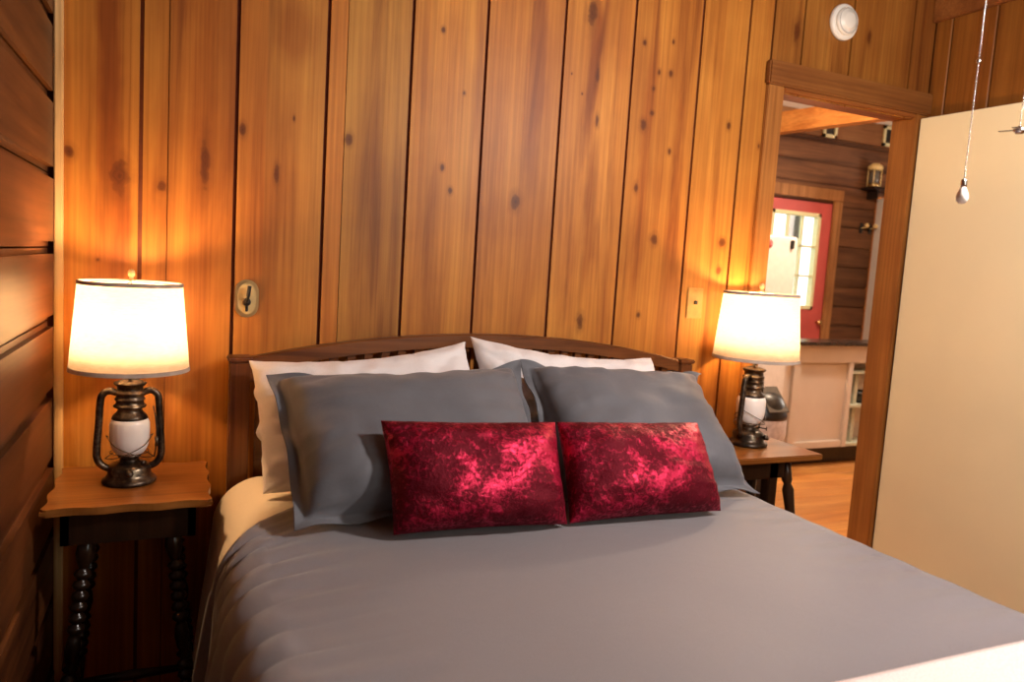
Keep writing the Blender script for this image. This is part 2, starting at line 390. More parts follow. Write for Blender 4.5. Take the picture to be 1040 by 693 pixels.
# pale corner strip, right wall cornice, door casings
bm = new(); box(bm, -.300, -.279, -.021, -.001, 0, ZC, .003); struct('trim_1', bm, M_trimlite)
bm = new(); box(bm, 2.905, 2.93, -3.4, -.001, 2.47, ZC, .004, tint=(.9, .8, .8)); struct('trim_2', bm, M_trimx)
bm = new(); box(bm, 2.028, 2.93, -.030, -.001, 2.082, 2.172, .006, tint=(.95, .95, .95)); struct('trim_3', bm, M_trimx)
bm = new(); box(bm, 2.038, 2.115, -.020, .0, 0, 2.082, .003); box(bm, 2.100, 2.115, .0, .10, 0, 2.05, .001); struct('trim_4', bm, M_trim)
bm = new(); box(bm, 2.115, 2.85, -.018, .10, 2.066, 2.082, .004, tint=(1.15, 1, .9)); struct('trim_5', bm, M_trimx)
bm = new(); box(bm, 2.85, 2.875, -.02, .10, 0, 2.082, .003); box(bm, 2.875, 2.93, -.012, -.001, 0, 2.085); struct('trim_6', bm, wood('jamb_pine', (.19, .065, .013), (.28, .105, .021), (.36, .145, .033), 'Z', .5))

# bedroom door, swung open into the room
dr = bpy.data.objects.new('door_1', None); COL.objects.link(dr); dr['kind'] = 'structure'; dr.location = (2.868, -.028, 0); dr.rotation_euler = (0, 0, math.radians(1.6))
bm = new(); box(bm, 0, .035, -.72, 0, .012, 2.062, .002); obj('door_panel', bm, M_cream, dr)

# ------------------------------------------------------------------ bed
bed = thing('bed', 'large wooden bed with arched slatted headboard against the knotty pine wall', 'bed', (.86, -1.15, 0))
def B(name, bm, m, smooth=False):
    o = obj(name, bm, m, bed, smooth); o.location = (-.86, 1.15, 0); return o
HX0, HX1 = .135, 1.735
def arch(x): u = (x-(HX0+HX1)/2)/((HX1-HX0)/2); return 1.015+.092*(1-u*u)
bm = new()
b = bmesh.new(); n = 36; ring = []
for i in range(n+1):
    x = HX0+.03+(HX1-HX0-.06)*i/n; zt = arch(x); zb = zt-.042
    ring.append([b.verts.new(p) for p in ((x, -.085, zb), (x, -.085, zt-.004), (x, -.081, zt), (x, -.050, zt), (x, -.046, zt-.004), (x, -.046, zb))])
for a, c in zip(ring, ring[1:]):
    for k in range(6): b.faces.new((a[k], a[(k+1) % 6], c[(k+1) % 6], c[k]))
b.faces.new(ring[0]); b.faces.new(ring[-1][::-1]); merge(bm, b); B('top_rail', bm, M_walnut)
bm = new(); box(bm, HX0+.03, HX1-.03, -.078, -.052, .955, .985, .004); B('middle_rail', bm, M_walnut)
bm = new(); box(bm, HX0+.03, HX1-.03, -.078, -.052, .55, .66, .004); B('lower_rail', bm, M_walnut)
x = HX0+.085; first = None
while x < HX1-.06:
    bm = new(); box(bm, x-.0125, x+.0125, -.074, -.056, .66, .955, .002)
    if arch(x)-.04 > .99: box(bm, x-.0125, x+.0125, -.074, -.056, .985, arch(x)-.041, 0)
    B('slat', bm, M_walnut); x += .052
for x0 in (HX0, HX1-.055):
    bm = new(); box(bm, x0, x0+.055, -.095, -.040, 0, 1.015, .004); box(bm, x0-.006, x0+.061, -.101, -.034, 1.015, 1.030, .004); B('headboard_post', bm, M_postwood)
for x0 in (.17, 1.57):
    bm = new(); box(bm, x0, x0+.028, -2.12, -.095, .20, .34, .004); B('side_rail', bm, M_walnut)
for x0 in (.17, 1.55):
    bm = new(); box(bm, x0, x0+.05, -2.17, -2.12, 0, .36, .004); B('leg', bm, M_postwood)
bm = new(); box(bm, .21, 1.545, -2.12, -.12, .26, .40, .03, 3); B('box_spring', bm, M_sheet, True)
bm = new(); box(bm, .21, 1.53, -2.12, -.12, .40, .672, .06, 5); B('mattress', bm, M_sheet, True)

def drape(xl, xr, ztop, zl, zr, y0, y1, rad, fold_l, fold_r, ny=110, seed=0, thick=.012, flare=.0, crown=.012, top_amp=.004, head=None, hem=None, kf=19.0, diag=1.5):
    """cloth over a bed: profile in x (left hem, corner, top, corner, right hem) swept along y"""
    segs = []
    def prof():
        P = []
        nl = 26
        for i in range(nl): t = i/nl; P.append(('L', 1-t, xl, zl+(ztop-rad-zl)*t))
        for i in range(12): a = PI/2*i/12; P.append(('c', 0, xl+rad-rad*math.cos(a), ztop-rad+rad*math.sin(a)))
        nt = 60
        for i in range(nt+1): t = i/nt; P.append(('T', t, xl+rad+(xr-xl-2*rad)*t, ztop))
        for i in range(1, 12): a = PI/2*i/12; P.append(('c2', 0, xr-rad+rad*math.sin(a), ztop-rad+rad*math.cos(a)))
        for i in range(1, nl+1): t = i/nl; P.append(('R', t, xr, ztop-rad-(ztop-rad-zr)*t))
        return P
    P = prof(); b = bmesh.new(); rows = []
    for j in range(ny+1):
        v = j/ny; y = y0+(y1-y0)*v; row = []
        def ridge(d):
            q = 5.0*noise.noise(Vector((y*2.3, seed+3, d*.7)))+2.0*noise.noise(Vector((y*6, seed+1, d*1.5)))
            return 1.7*abs(math.sin(.5*kf*y+q+diag*.5*d))-1.0, math.sin(.21*kf*y+q*.6+d)
        for (k, s, x, z) in P:
            yy = y; q = Vector((x*3.1+seed, y*3.1, z*3.1)); nz = noise.noise(q)
            if k == 'T':
                u = s*2-1; z += crown*(1-u*u)+top_amp*nz
                e = max(0, 1-min(s, 1-s)*6); z += e*.0035*math.sin(yy*kf*1.2+2*nz+seed)
                if diag > 3:
                    w, w2 = ridge(-s*1.4); z += (.007*w+.006*w2)*max(0, 1-s*5.5)**1.3*(.5+.5*v)
            if diag > 3 and k in 'Lc':
                depth = s if k == 'L' else 0; w, w2 = ridge(depth); A = fold_l*(.30+.70*min(1, depth*2.5))
                if k == 'c': z += .20*A*w; x -= .30*A*(w+.6*w2)
                else: x -= A*(.38*w+.45*w2)*(1 if depth > .1 else .75+2.5*depth)+flare*depth+.02*depth
            elif k in 'L' or k == 'c' and x < (xl+xr)/2:
                depth = s if k == 'L' else .0
                w = math.sin(kf*yy+3.2*noise.noise(Vector((yy*2.1, seed+3, depth*.8)))+diag*depth)
                w2 = math.sin(kf*2.3*yy+5*noise.noise(Vector((yy*3, seed+9, depth*1.3))))
                amp = fold_l*(.22+depth)
                x -= amp*(.55*w+.25*w2)+flare*depth+(.02*depth)
                z += .15*amp*w2
            if k == 'R' or k == 'c2':
                depth = s if k == 'R' else 0
                w = math.sin(kf*.8*yy+3*noise.noise(Vector((yy*2, seed+5, 0))))
                x += fold_r*(.2+depth)*w+flare*depth
            if head and j < ny: yy += head(x, z, k, s)*(1-v)**6
            if hem and k == 'L': z += hem(v)*s
            row.append(b.verts.new((x, yy, z)))
        rows.append(row)
    for a, c in zip(rows, rows[1:]):
        for i in range(len(a)-1): b.faces.new((a[i], a[i+1], c[i+1], c[i]))
    for f in b.faces: f.smooth = True
    bmesh.ops.recalc_face_normals(b, faces=b.faces[:])
    return b
def cloth(name, b, m, thick):
    o = obj(name, b, m, None, True); md = o.modifiers.new('thickness', 'SOLIDIFY'); md.thickness = thick; md.offset = 0; return o
b = drape(.098, 1.575, .690, .24, .3, -.13, -1.9, .13, .008, .005, seed=3, flare=.030, crown=.004, hem=lambda v: -.06+.5*max(0, v-.28))
tag(cloth('bed_sheet', b, M_sheet, .006), 'cream cotton sheet showing between the pillows and the grey duvet at the left bed edge', 'sheet')
def duvet_head(x, z, k, s):
    # the upper edge is pulled a little further down the bed at the left side
    return -.20*max(0, 1-(x-.11)/.22)**1.3-.02 if k in ('T', 'c') else (-.22+.16*s if k == 'L' else 0)
b = drape(.085, 1.605, .704, .05, .08, -.42, -2.16,   .095, .050, .012, ny=320, seed=1, flare=.03, crown=.008, top_amp=.006, head=duvet_head, kf=58, diag=6.0)
tag(cloth('duvet', b, M_duvet, .014), 'plain grey duvet spread over the bed with creased folds down its left side', 'duvet')
b = drape(.070, 1.632, .727, .30, .32, -1.545, -2.15, .085, .012, .010, ny=60, seed=8, flare=.03, crown=.008, top_amp=.003)
tag(cloth('throw_blanket', b, M_throw, .014), 'pale pink throw blanket lying across the foot of the grey bed', 'blanket')

# ------------------------------------------------------------------ pillows
def pillow(name, label, cor, T, m, flange=0, con=.05, seed=0, group=None, back=.5, n=56, wr=.004, ear=.0, sag=.15, ruf=0, pw=.5, cat='pillow', dip=0, crease=.004, con_r=None, con_l=None):
    """cor = BL, BR, TR, TL world corners"""
    BL, BR, TR, TL = [Vector(c) for c in cor]
    ctr = (BL+BR+TR+TL)/4
    ax = ((BR+TR)-(BL+TL)).normalized(); ay = ((TL+TR)-(BL+BR)).normalized(); nrm = ax.cross(ay).normalized()
    b = bmesh.new(); grids = []
    f = flange
    for side in (1, -1):
        g = []
        for j in range(n+1):
            row = []
            for i in range(n+1):
                # denser near the border
                u = math.sin((i/n-.5)*PI); v = math.sin((j/n-.5)*PI)
                cu = (con if con_r is None else con_r) if u > 0 else (con if con_l is None else con_l); uu = u*(1-cu*(1-v*v)**(1 if cu < .1 else .7)*abs(u)**(3 if cu < .1 else 2)); vv = v*(1-con*1.3*(1-u*u)*abs(v)**3)
                s, t = (uu+1)/2, (vv+1)/2
                p = BL*(1-s)*(1-t)+BR*s*(1-t)+TR*s*t+TL*(1-s)*t-ay*dip*(1-u*u)*max(0, v)
                iu = min(1, abs(u)/(1-f)); iv = min(1, abs(v)/(1-f*1.25))
                h = ((1-iu**3.2)*(1-iv**3.2)); h = max(0, h)**pw
                h *= 1-sag*v
                wn = noise.noise(Vector((u*3+seed, v*3, seed*.7)))
                # puckers run in from the seam
                puck = math.sin(u*23+seed+3*wn)*max(0, iv**3)*(1-iv**8)+math.sin(v*21+seed*2+3*wn)*max(0, iu**3)*(1-iu**8)
                tt = T*(1-back if side > 0 else back)*2*.5
                cn = noise.noise(Vector((u*2.6+seed*1.3, v*2.6+seed, side))); cr = (1-min(1, abs(cn)*5))**2
                cn2 = noise.noise(Vector((u*6+seed, v*4-seed, side+3)))
                hh = tt*h*(1+.10*wn)+wr*puck*(h > 0.02)+crease*min(1, h*2)*(-cr*.9+cn2*.8)*(.35+.65*max(iu, iv)**2)
                edge = (i in (0, n) or j in (0, n))
                off = hh*side
                if f:
                    fl = max(0, max(abs(u)-(1-f), (abs(v)-(1-f*1.25))))/max(f, 1e-6)
                    off += .010*fl*math.sin((u*11+v*9)+seed)+side*(.0022 if not edge else 0)
                if edge and ruf: p = p+ax*ruf*(.45*math.sin(v*11+seed)+2.2*noise.noise(Vector((v*3.7, seed, u))))*(1 if u > 0 else -1)
                row.append((p+nrm*off, edge))
            g.append(row)
        grids.append(g)
    V = [[None]*(n+1) for _ in range(n+1)]; Wv = [[None]*(n+1) for _ in range(n+1)]
    for j in range(n+1):
        for i in range(n+1):
            p, e = grids[0][j][i]; V[j][i] = b.verts.new(p-ctr)
            if e: Wv[j][i] = V[j][i]
            else: Wv[j][i] = b.verts.new(grids[1][j][i][0]-ctr)
    for A in (V, Wv):
        for j in range(n):
            for i in range(n): b.faces.new((A[j][i], A[j][i+1], A[j+1][i+1], A[j+1][i]))
    o = obj(name, b, m, None, True, ctr)
    tag(o, label, cat, group); return o

# white sleeping pillows against the headboard
pillow('white_pillow', 'white pillow behind the left grey sham, its side lit by the left lamp',
       [(.205, -.36, .712), (.86, -.34, .715), (.815, -.135, 1.088), (.182, -.165, 1.030)], .14, M_wpillow, con=.03, seed=2, back=.35, ruf=.008, wr=.008, pw=.45, dip=.026, crease=.012)
pillow('white_pillow', 'white pillow peeking out behind the right grey sham',
       [(.88, -.34, .715), (1.50, -.36, .712), (1.50, -.16, 1.045), (.835, -.135, 1.105)], .14, M_wpillow, con=.03, seed=5, back=.35, wr=.008, pw=.45, dip=.03, crease=.012)
# grey shams with flanges
pillow('grey_sham', 'dark grey flanged sham on the left, standing behind the left crimson cushion',
       [(.238, -.685, .728), (.895, -.665, .730), (.918, -.33, 1.052), (.208, -.33, 1.022)], .165, M_grey, flange=.085, con=.04, seed=1, back=.30, wr=.006, pw=.40, crease=.007, dip=.028)
pillow('grey_sham', 'dark grey flanged sham on the right, beside the right lamp table',
       [(.900, -.665, .730), (1.552, -.692, .728), (1.592, -.33, 1.020), (.920, -.325, 1.054)], .165, M_grey, flange=.085, con=.04, con_r=.30, seed=9, back=.30, wr=.006, pw=.40, crease=.007, dip=.018)
# crimson cushions
pillow('velvet_cushion', 'crimson crushed velvet cushion on the left, leaning on the left grey sham',
       [(.437, -.768, .730), (.850, -.802, .730), (.874, -.662, .946), (.425, -.662, .963)], .125, M_velvet, con=.035, seed=4, back=.38, wr=.003, cat='cushion')
pillow('velvet_cushion', 'crimson crushed velvet cushion on the right, leaning on the right grey sham',
       [(.859, -.800, .730), (1.300, -.812, .730), (1.320, -.662, .930), (.878, -.662, .946)], .125, M_velvet, con=.035, seed=6, back=.38, wr=.003, cat='cushion')

# ------------------------------------------------------------------ lantern lamps
def make_lamp(label):
    t = thing('lantern_table_lamp', label, 'lamp', group='lantern lamps on the nightstands')
    bm = new(); lathe(bm, [(0, 0), (.060, 0), (.062, .004), (.060, .010), (.053, .014), (.050, .020), (.049, .022), (.0495, .036), (.046, .042), (.036, .048), (.024, .052), (.020, .060), (.026, .064), (.026, .070), (0, .070)], 48)
    obj('tank', bm, M_bronze, t)
    bm = new()
    tube(bm, [(.0, -.052, .030), (.0, -.060, .034)], .0075, 14); tube(bm, [(0, -.058, .033), (0, -.063, .0355)], .0095, 14)
    obj('fuel_cap', bm, M_bronze, t)
    bm = new(); tube(bm, [(.018, -.02, .058), (.030, -.045, .056)], .0022, 8); tube(bm, [(.030, -.045, .056), (.0305, -.047, .056)], .007, 12); obj('wick_knob', bm, M_bronze, t)
    bm = new(); lathe(bm, [(0, .068), (.024, .068), (.030, .072), (.037, .081), (.0425, .094), (.0445, .110), (.0450, .132), (.0445, .148), (.041, .158), (.038, .160), (0, .160)], 48)
    obj('glass_globe', bm, M_globe, t)
    bm = new(); lathe(bm, [(0, .158), (.038, .158), (.041, .161), (.038, .168), (.030, .176), (.026, .184), (.036, .189), (.0375, .192), (.034, .195), (.0315, .197), (.0315, .205), (.034, .207), (.034, .210), (.0315, .212),
                           (.0315, .221), (.034, .223), (.034, .226), (.030, .228), (.029, .240), (.033, .243), (.036, .247), (.036, .250), (.020, .256), (.008, .260), (.0055, .263), (.0055, .286), (0, .286)], 48)
    obj('chimney', bm, M_bronze, t)
    for s in (-1, 1):
        bm = new()
        P = curve_pts([(s*.028, 0, .224), (s*.045, 0, .229), (s*.058, 0, .222), (s*.064, 0, .205), (s*.067, 0, .150), (s*.071, 0, .090), (s*.070, 0, .062), (s*.060, 0, .044), (s*.045, 0, .036), (s*.03, 0, .034)], 6)
        tube(bm, P, .0085, 14)
        obj('side_tube', bm, M_bronze, t)
    bm = new()
    for s in (-1, 1):
        tube(bm, curve_pts([(-.052*s, 0, .118), (-.032*s, -.036, .098), (0, -.047, .082), (.032*s, -.036, .068), (.054*s, 0, .060)], 6), .0011, 6)
        tube(bm, curve_pts([(-.052*s, 0, .118), (-.032*s, .036, .098), (0, .047, .082), (.032*s, .036, .068), (.054*s, 0, .060)], 6), .0011, 6)
    tube(bm, [(.043*math.cos(2*PI*i/40), .043*math.sin(2*PI*i/40), .076) for i in range(40)], .0011, 6, True)
    obj('wire_guard', bm, M_bronze, t)
    bm = new()
    tube(bm, curve_pts([(.052, -.004, .190), (.058, -.008, .150), (.060, -.008, .100), (.055, -.006, .060)], 5), .0016, 6)
    tube(bm, [(.060, -.008, .112), (.060, -.008, .088)], .004, 8); obj('lift_lever', bm, M_bronze, t)
    # shade
    z0, z1, r0, r1 = .282, .497, .133, .1145
    bm = new(); lathe(bm, [(r0, z0), (r1, z1), (r1-.0016, z1), (r0-.0016, z0), (r0, z0)], 72); sh = obj('shade', bm, M_shade, t)
    for (r, za, zb) in ((r0, z0-.001, z0+.009), (r1, z1-.008, z1+.001)):
        bm = new()
        rr = r+.0006
        k = (r1-r0)/(z1-z0)
        lathe(bm, [(r+(za-(z0 if r == r0 else z1))*k+.0012, za), (r+(zb-(z0 if r == r0 else z1))*k+.0012, zb), (r+(zb-(z0 if r == r0 else z1))*k-.0028, zb), (r+(za-(z0 if r == r0 else z1))*k-.0028, za), (r+(za-(z0 if r == r0 else z1))*k+.0012, za)], 72)
        obj('shade_binding', bm, M_shadetrim, sh)
    bm = new()
    for a in range(3):
        c, s = math.cos(a*2*PI/3+.4), math.sin(a*2*PI/3+.4)
        tube(bm, curve_pts([(.006*c, .006*s, .500), (.05*c, .05*s, .497), (r1*c*.985, r1*s*.985, .492)], 4), .0012, 6)
    tube(bm, curve_pts([(0, -.010, .286), (0, -.045, .33), (0, -.050, .40), (0, -.028, .47), (0, 0, .498), (0, .028, .47), (0, .05, .40), (0, .045, .33), (0, .010, .286)], 6), .0013, 6)
    obj('harp', bm, M_brass, t)
    bm = new(); lathe(bm, [(0, .498), (.008, .498), (.009, .502), (.005, .505), (.0045, .509), (.0075, .513), (.0078, .522), (.005, .527), (0, .528)], 20)
    obj('finial', bm, M_ivory, t)
    bm = new(); lathe(bm, [(0, .284), (.014, .286), (.015, .325), (.012, .33), (0, .33)], 20); obj('socket', bm, M_brass, t)
    bm = new(); lathe(bm, [(0, .33), (.012, .332), (.016, .345), (.026, .362), (.029, .378), (.024, .394), (.012, .404), (0, .407)], 24); bl = obj('bulb', bm, M_bulb, t)
    return t
def copy_tree(o, parent=None):
    c = o.copy(); COL.objects.link(c)
    if parent: c.parent = parent
    for ch in list(o.children): copy_tree(ch, c)
    return c
lampA = make_lamp('lantern-shaped bronze table lamp, lit under a cream shade, on the scalloped left nightstand')
lampB = copy_tree(lampA); lampB['label'] = 'lantern-shaped bronze table lamp, lit under a cream shade, on the right nightstand by the doorway'
ZT = .72
lampA.location = (-.108, -.205, ZT+.001); lampA.rotation_euler = (0, 0, math.radians(3))
lampB.location = (1.962, -.165, ZT+.001); lampB.rotation_euler = (0, 0, math.radians(24)); lampB.scale = (1.17, 1.17, 1.145); lampA.scale = (1.035, 1.035, 1.03)
for L in (lampA, lampB):
    light('lamp_bulb_light', 'POINT', (L.location.x, L.location.y, ZT+.425*L.scale.z), LAMP_W, LAMP_C, .03)

# ------------------------------------------------------------------ nightstands
def bobbin(a, b, segs, r):
    """leg from a (top) to b (foot): list of (t, radius) along the axis"""
    a, b = Vector(a), Vector(b); bm = new()
    tube(bm, [a+(b-a)*t for t, _ in segs], [q for _, q in segs], 20)
    return bm
def turned():
    S_ = [(0, .018), (.10, .018), (.115, .012), (.13, .019), (.16, .021), (.19, .017), (.21, .010)]
    t = .215
    for k in range(6):
        S_ += [(t, .009), (t+.008, .0165), (t+.018, .0195), (t+.028, .0165), (t+.036, .009)]; t += .037
    S_ += [(t+.01, .014), (t+.05, .018), (t+.09, .014), (t+.10, .010), (t+.115, .018), (t+.13, .010)]
    t += .135
    for k in range(4):
        S_ += [(t, .009), (t+.008, .0165), (t+.018, .0195), (t+.028, .0165), (t+.036, .009)]; t += .037
    S_ += [(t+.01, .015), (.93, .019), (.97, .014), (1, .012)]
    return S_
ns = thing('nightstand', 'small nightstand with a scalloped top and bobbin turned splayed legs in the left corner', 'nightstand', (-.097, -.225, 0))
def NS(name, bm, m, smooth=False): o = obj(name, bm, m, ns, smooth); o.location = (.097, .225, 0); return o
cx, cy, hx, hy = -.097, -.220, .181, .182
pts = []
def edge(p0, p1, nrm_, waves):
    for i in range(28):
        t = i/28; w = .0040*(math.cos(2*PI*waves*t)-1)
        pts.append((p0[0]+(p1[0]-p0[0])*t+nrm_[0]*w, p0[1]+(p1[1]-p0[1])*t+nrm_[1]*w))
edge((cx-hx, cy-hy), (cx+hx, cy-hy), (0, -1), 3); edge((cx+hx, cy-hy), (cx+hx, cy+hy), (1, 0), 3)
edge((cx+hx, cy+hy), (cx-hx, cy+hy), (0, 1), 3); edge((cx-hx, cy+hy), (cx-hx, cy-hy), (-1, 0), 3)
bm = new(); prism(bm, pts, ZT-.018, ZT, .005); NS('tabletop', bm, M_top)
bm = new(); a_ = .145; box(bm, cx-a_, cx+a_, cy-a_, cy-a_+.018, ZT-.10, ZT-.018); box(bm, cx-a_, cx+a_, cy+a_-.018, cy+a_, ZT-.10, ZT-.018)
box(bm, cx-a_, cx-a_+.018, cy-a_, cy+a_, ZT-.10, ZT-.018); box(bm, cx+a_-.018, cx+a_, cy-a_, cy+a_, ZT-.10, ZT-.018); NS('apron', bm, M_darkleg)
for sx in (-1, 1):
    for sy in (-1, 1):
        top = (cx+sx*.085, cy+sy*.10, ZT-.02); ft = (cx+sx*.155, cy+sy*.17, 0)
        NS('leg', bobbin(top, ft, turned(), .02), M_darkleg)
bm = new()
k = (ZT-.02-.27)/(ZT-.02)
def legpt(sx, sy, z): k = (ZT-.02-z)/(ZT-.02); return Vector((cx+sx*(.085+.070*k), cy+sy*(.10+.070*k), z))
for (p, q) in (((-1, -1), (-1, 1)), ((1, -1), (1, 1))):
    a, b_ = legpt(*p, .2), legpt(*q, .2); tube(bm, [a, (a+b_)/2, b_], [.008, .014, .008], 12)
a, b_ = (legpt(-1, -1, .2)+legpt(-1, 1, .2))/2, (legpt(1, -1, .2)+legpt(1, 1, .2))/2; tube(bm, [a, (a+b_)/2, b_], [.008, .014, .008], 12)
NS('stretcher', bm, M_darkleg)

n2 = thing('nightstand', 'low side table with a plain rectangular wooden top beside the doorway, under the right lamp', 'nightstand', (1.93, -.215, 0))
def NT(name, bm, m, smooth=False): o = obj(name, bm, m, n2, smooth); o.location = (-1.93, .215, 0); return o
bm = new(); box(bm, 1.750, 2.152, -.352, -.055, ZT-.022, ZT, .004); NT('tabletop', bm, M_top)
bm = new(); box(bm, 1.775, 2.00, -.325, -.09, ZT-.085, ZT-.022, .002); NT('apron', bm, M_darkleg)
def turn2(): return [(0, .019), (.12, .019), (.14, .013), (.17, .021), (.30, .017), (.34, .011), (.37, .020), (.45, .022), (.62, .015), (.66, .011), (.69, .018), (.85, .014), (1, .011)]
for (x, y, fx, fy) in ((1.80, -.30, 1.78, -.34), (2.035, -.285, 2.155, -.34), (2.035, -.115, 2.13, -.07), (1.80, -.115, 1.78, -.07)):
    NT('leg', bobbin((x, y, ZT-.022), (fx, fy, 0), turn2(), .02), M_darkleg)
bm = new(); box(bm, 1.930, 1.972, -.325, -.285, .0, ZT-.022, .003); NT('square_post', bm, M_darkleg)
# lamp cord on the right table, running to the wall
bm = new(); tube(bm, curve_pts([(1.880, -.13, ZT+.006), (1.86, -.10, ZT+.006), (1.82, -.11, ZT+.006), (1.78, -.075, ZT+.010), (1.765, -.035, ZT+.002), (1.765, -.012, ZT-.05), (1.77, -.010, .40), (1.80, -.010, .30)], 6), .003, 8)
tag(obj('power_cord', bm, M_black), 'black lamp cord trailing off the back of the right table to the wall', 'cord')

# ------------------------------------------------------------------ wall fittings
sp = thing('light_switch', 'oval ended ivory wall plate with a black lever above the left of the headboard', 'switch', (.182, 0, 1.19))
def stad(w, h, n=14):
    r = w/2; out = []
    for i in range(n+1): a = PI*i/n; out.append((r*math.cos(a), h/2-r+r*math.sin(a)))
    for i in range(n+1): a = PI+PI*i/n; out.append((r*math.cos(a), -h/2+r+r*math.sin(a)))
    return out
def plate(pts, y0, y1, bev):
    bm = new(); prism(bm, pts, y0, y1, bev)
    bmesh.ops.transform(bm, matrix=Matrix.Rotation(math.radians(90), 4, 'X'), verts=bm.verts[:]); return bm
obj('back_plate', plate(stad(.066, .110), .0005, .006, .002), M_brass, sp)
obj('face_plate', plate(stad(.050, .094), .006, .010, .002), M_ivory, sp)
bm = new(); tube(bm, [(0, -.010, -.010), (0, -.022, -.010)], [.012, .010], 18); tube(bm, curve_pts([(0, -.020, -.010), (.002, -.030, .010), (.005, -.032, .038)], 5), [.004]*5+[.0055]*6, 12)
tube(bm, [(0, -.012, -.022), (-.001, -.024, -.034)], .004, 10); obj('lever', bm, M_black, sp)
sw = thing('light_switch', 'small square ivory toggle switch plate left of the right lamp', 'switch', (1.788, 0, 1.235))
bm = new(); box(bm, -.036, .036, -.0065, -.0005, -.058, .058, .0025); obj('face_plate', bm, plain('yellowed_plate', (.52, .25, .055), .35), sw)
bm = new(); box(bm, -.005, .005, -.018, -.006, -.004, .010, .0015); obj('toggle', bm, M_black, sw)

sd = thing('smoke_detector', 'round white smoke detector high on the wall above the doorway', 'smoke detector', (2.395, 0, 2.376)); sd.scale = (.95, .95, .95)
def face_y(bm): bmesh.ops.transform(bm, matrix=Matrix.Rotation(math.radians(90), 4, 'X'), verts=bm.verts[:]); return bm
bm = new(); lathe(bm, [(0, .0005), (.072, .0005), (.074, .004), (.072, .016), (.066, .020), (0, .020)], 48); obj('base', face_y(bm), M_detector, sd)
bm = new(); lathe(bm, [(0, .020), (.056, .020), (.056, .026), (.052, .034), (.036, .038), (.034, .042), (.030, .044), (0, .045)], 48); obj('cover', face_y(bm), M_detector, sd)
bm = new(); tube(bm, [(.050*math.cos(2*PI*i/40), -.036, .050*math.sin(2*PI*i/40)) for i in range(40)], .0015, 6, True); obj('vent_ring', bm, plain('grey_vent', (.45, .43, .40), .5), sd)

# ceiling fan above the frame; its two pull chains hang into view
FX, FY = 1.58, -1.56
fan = thing('ceiling_fan', 'dark ceiling fan over the bed from which the two pull chains hang', 'ceiling fan', (FX, FY, 2.40))
bm = new(); lathe(bm, [(0, .24), (.07, .24), (.07, .22), (.03, .20), (.02, .19), (.02, .11), (.06, .10), (.19, .08), (.22, .04), (.21, .0), (.14, -.03), (.06, -.05), (.03, -.06), (0, -.06)], 40); obj('motor_housing', bm, M_bronze, fan)
bm = new(); lathe(bm, [(.07, -.05), (.12, -.08), (.13, -.12), (.11, -.16), (.06, -.19), (.0, -.20), (0, -.196), (.055, -.186), (.105, -.156), (.125, -.12), (.115, -.082), (.066, -.05), (.07, -.05)], 40); obj('glass_bowl', bm, M_globe, fan)
for k in range(5):
    bm = new(); box(bm, .12, .56, -.06, .06, .02, .028, .003); o = obj('blade', bm, M_walnut, fan); o.rotation_euler = (0, 0, k*2*PI/5+.2)
def chain(name, label, top, bot):
    t = thing(name, label, 'pull chain', bot)
    bm = new(); n = int((top[2]-bot[2])/.006)
    tp = Vector(top)-Vector(bot)
    for i in range(n):
        b = bmesh.new(); bmesh.ops.create_icosphere(b, subdivisions=1, radius=.0019)
        for f in b.faces: f.smooth = True
        merge(bm, b, mat=Matrix.Translation(tp*(i/n)))
    tube(bm, [Vector((0, 0, 0)), tp], .0006, 5)
    obj('bead_chain', bm, M_chrome, t); return t
pc = chain('pull_chain', 'beaded pull chain with a white bulb-shaped pull, in front of the open cream door', (1.403, -1.30, 2.36), (1.403, -1.30, 1.555))
bm = new(); lathe(bm, [(0, .0), (.0045, .0), (.0055, -.004), (.0055, -.014), (.004, -.016), (0, -.016)], 18); obj('cap', bm, M_chrome, pc)
bm = new(); lathe(bm, [(0, -.015), (.005, -.016), (.0075, -.022), (.0105, -.030), (.0112, -.036), (.0095, -.043), (.005, -.047), (0, -.048)], 24); obj('bulb_pull', bm, plain('white_ceramic', (.80, .74, .68), .25, 0, .02), pc)
bm = new(); b = bmesh.new(); bmesh.ops.create_uvsphere(b, u_segments=12, v_segments=8, radius=.004); merge(bm, b, mat=Matrix.Translation((0, 0, .225))); obj('coupling', bm, M_chrome, pc, True)
pf = chain('pull_chain', 'beaded pull chain with a tiny metal fan-shaped pull at the right edge of the photo', (1.551, -1.30, 2.36), (1.551, -1.30, 1.677))
bm = new(); lathe(bm, [(0, 0), (.003, 0), (.0045, -.003), (.011, -.006), (.011, -.011), (.006, -.016), (0, -.017)], 20); obj('fan_hub', bm, M_chrome, pf)
for k in range(4):
    bm = new(); box(bm, .008, .036, -.006, .006, -.0095, -.0080, .0005); o = obj('fan_blade', bm, M_chrome, pf); o.rotation_euler = (math.radians(0), 0, k*PI/2+.35)

# ------------------------------------------------------------------ kitchen beyond the doorway
YK = 3.0
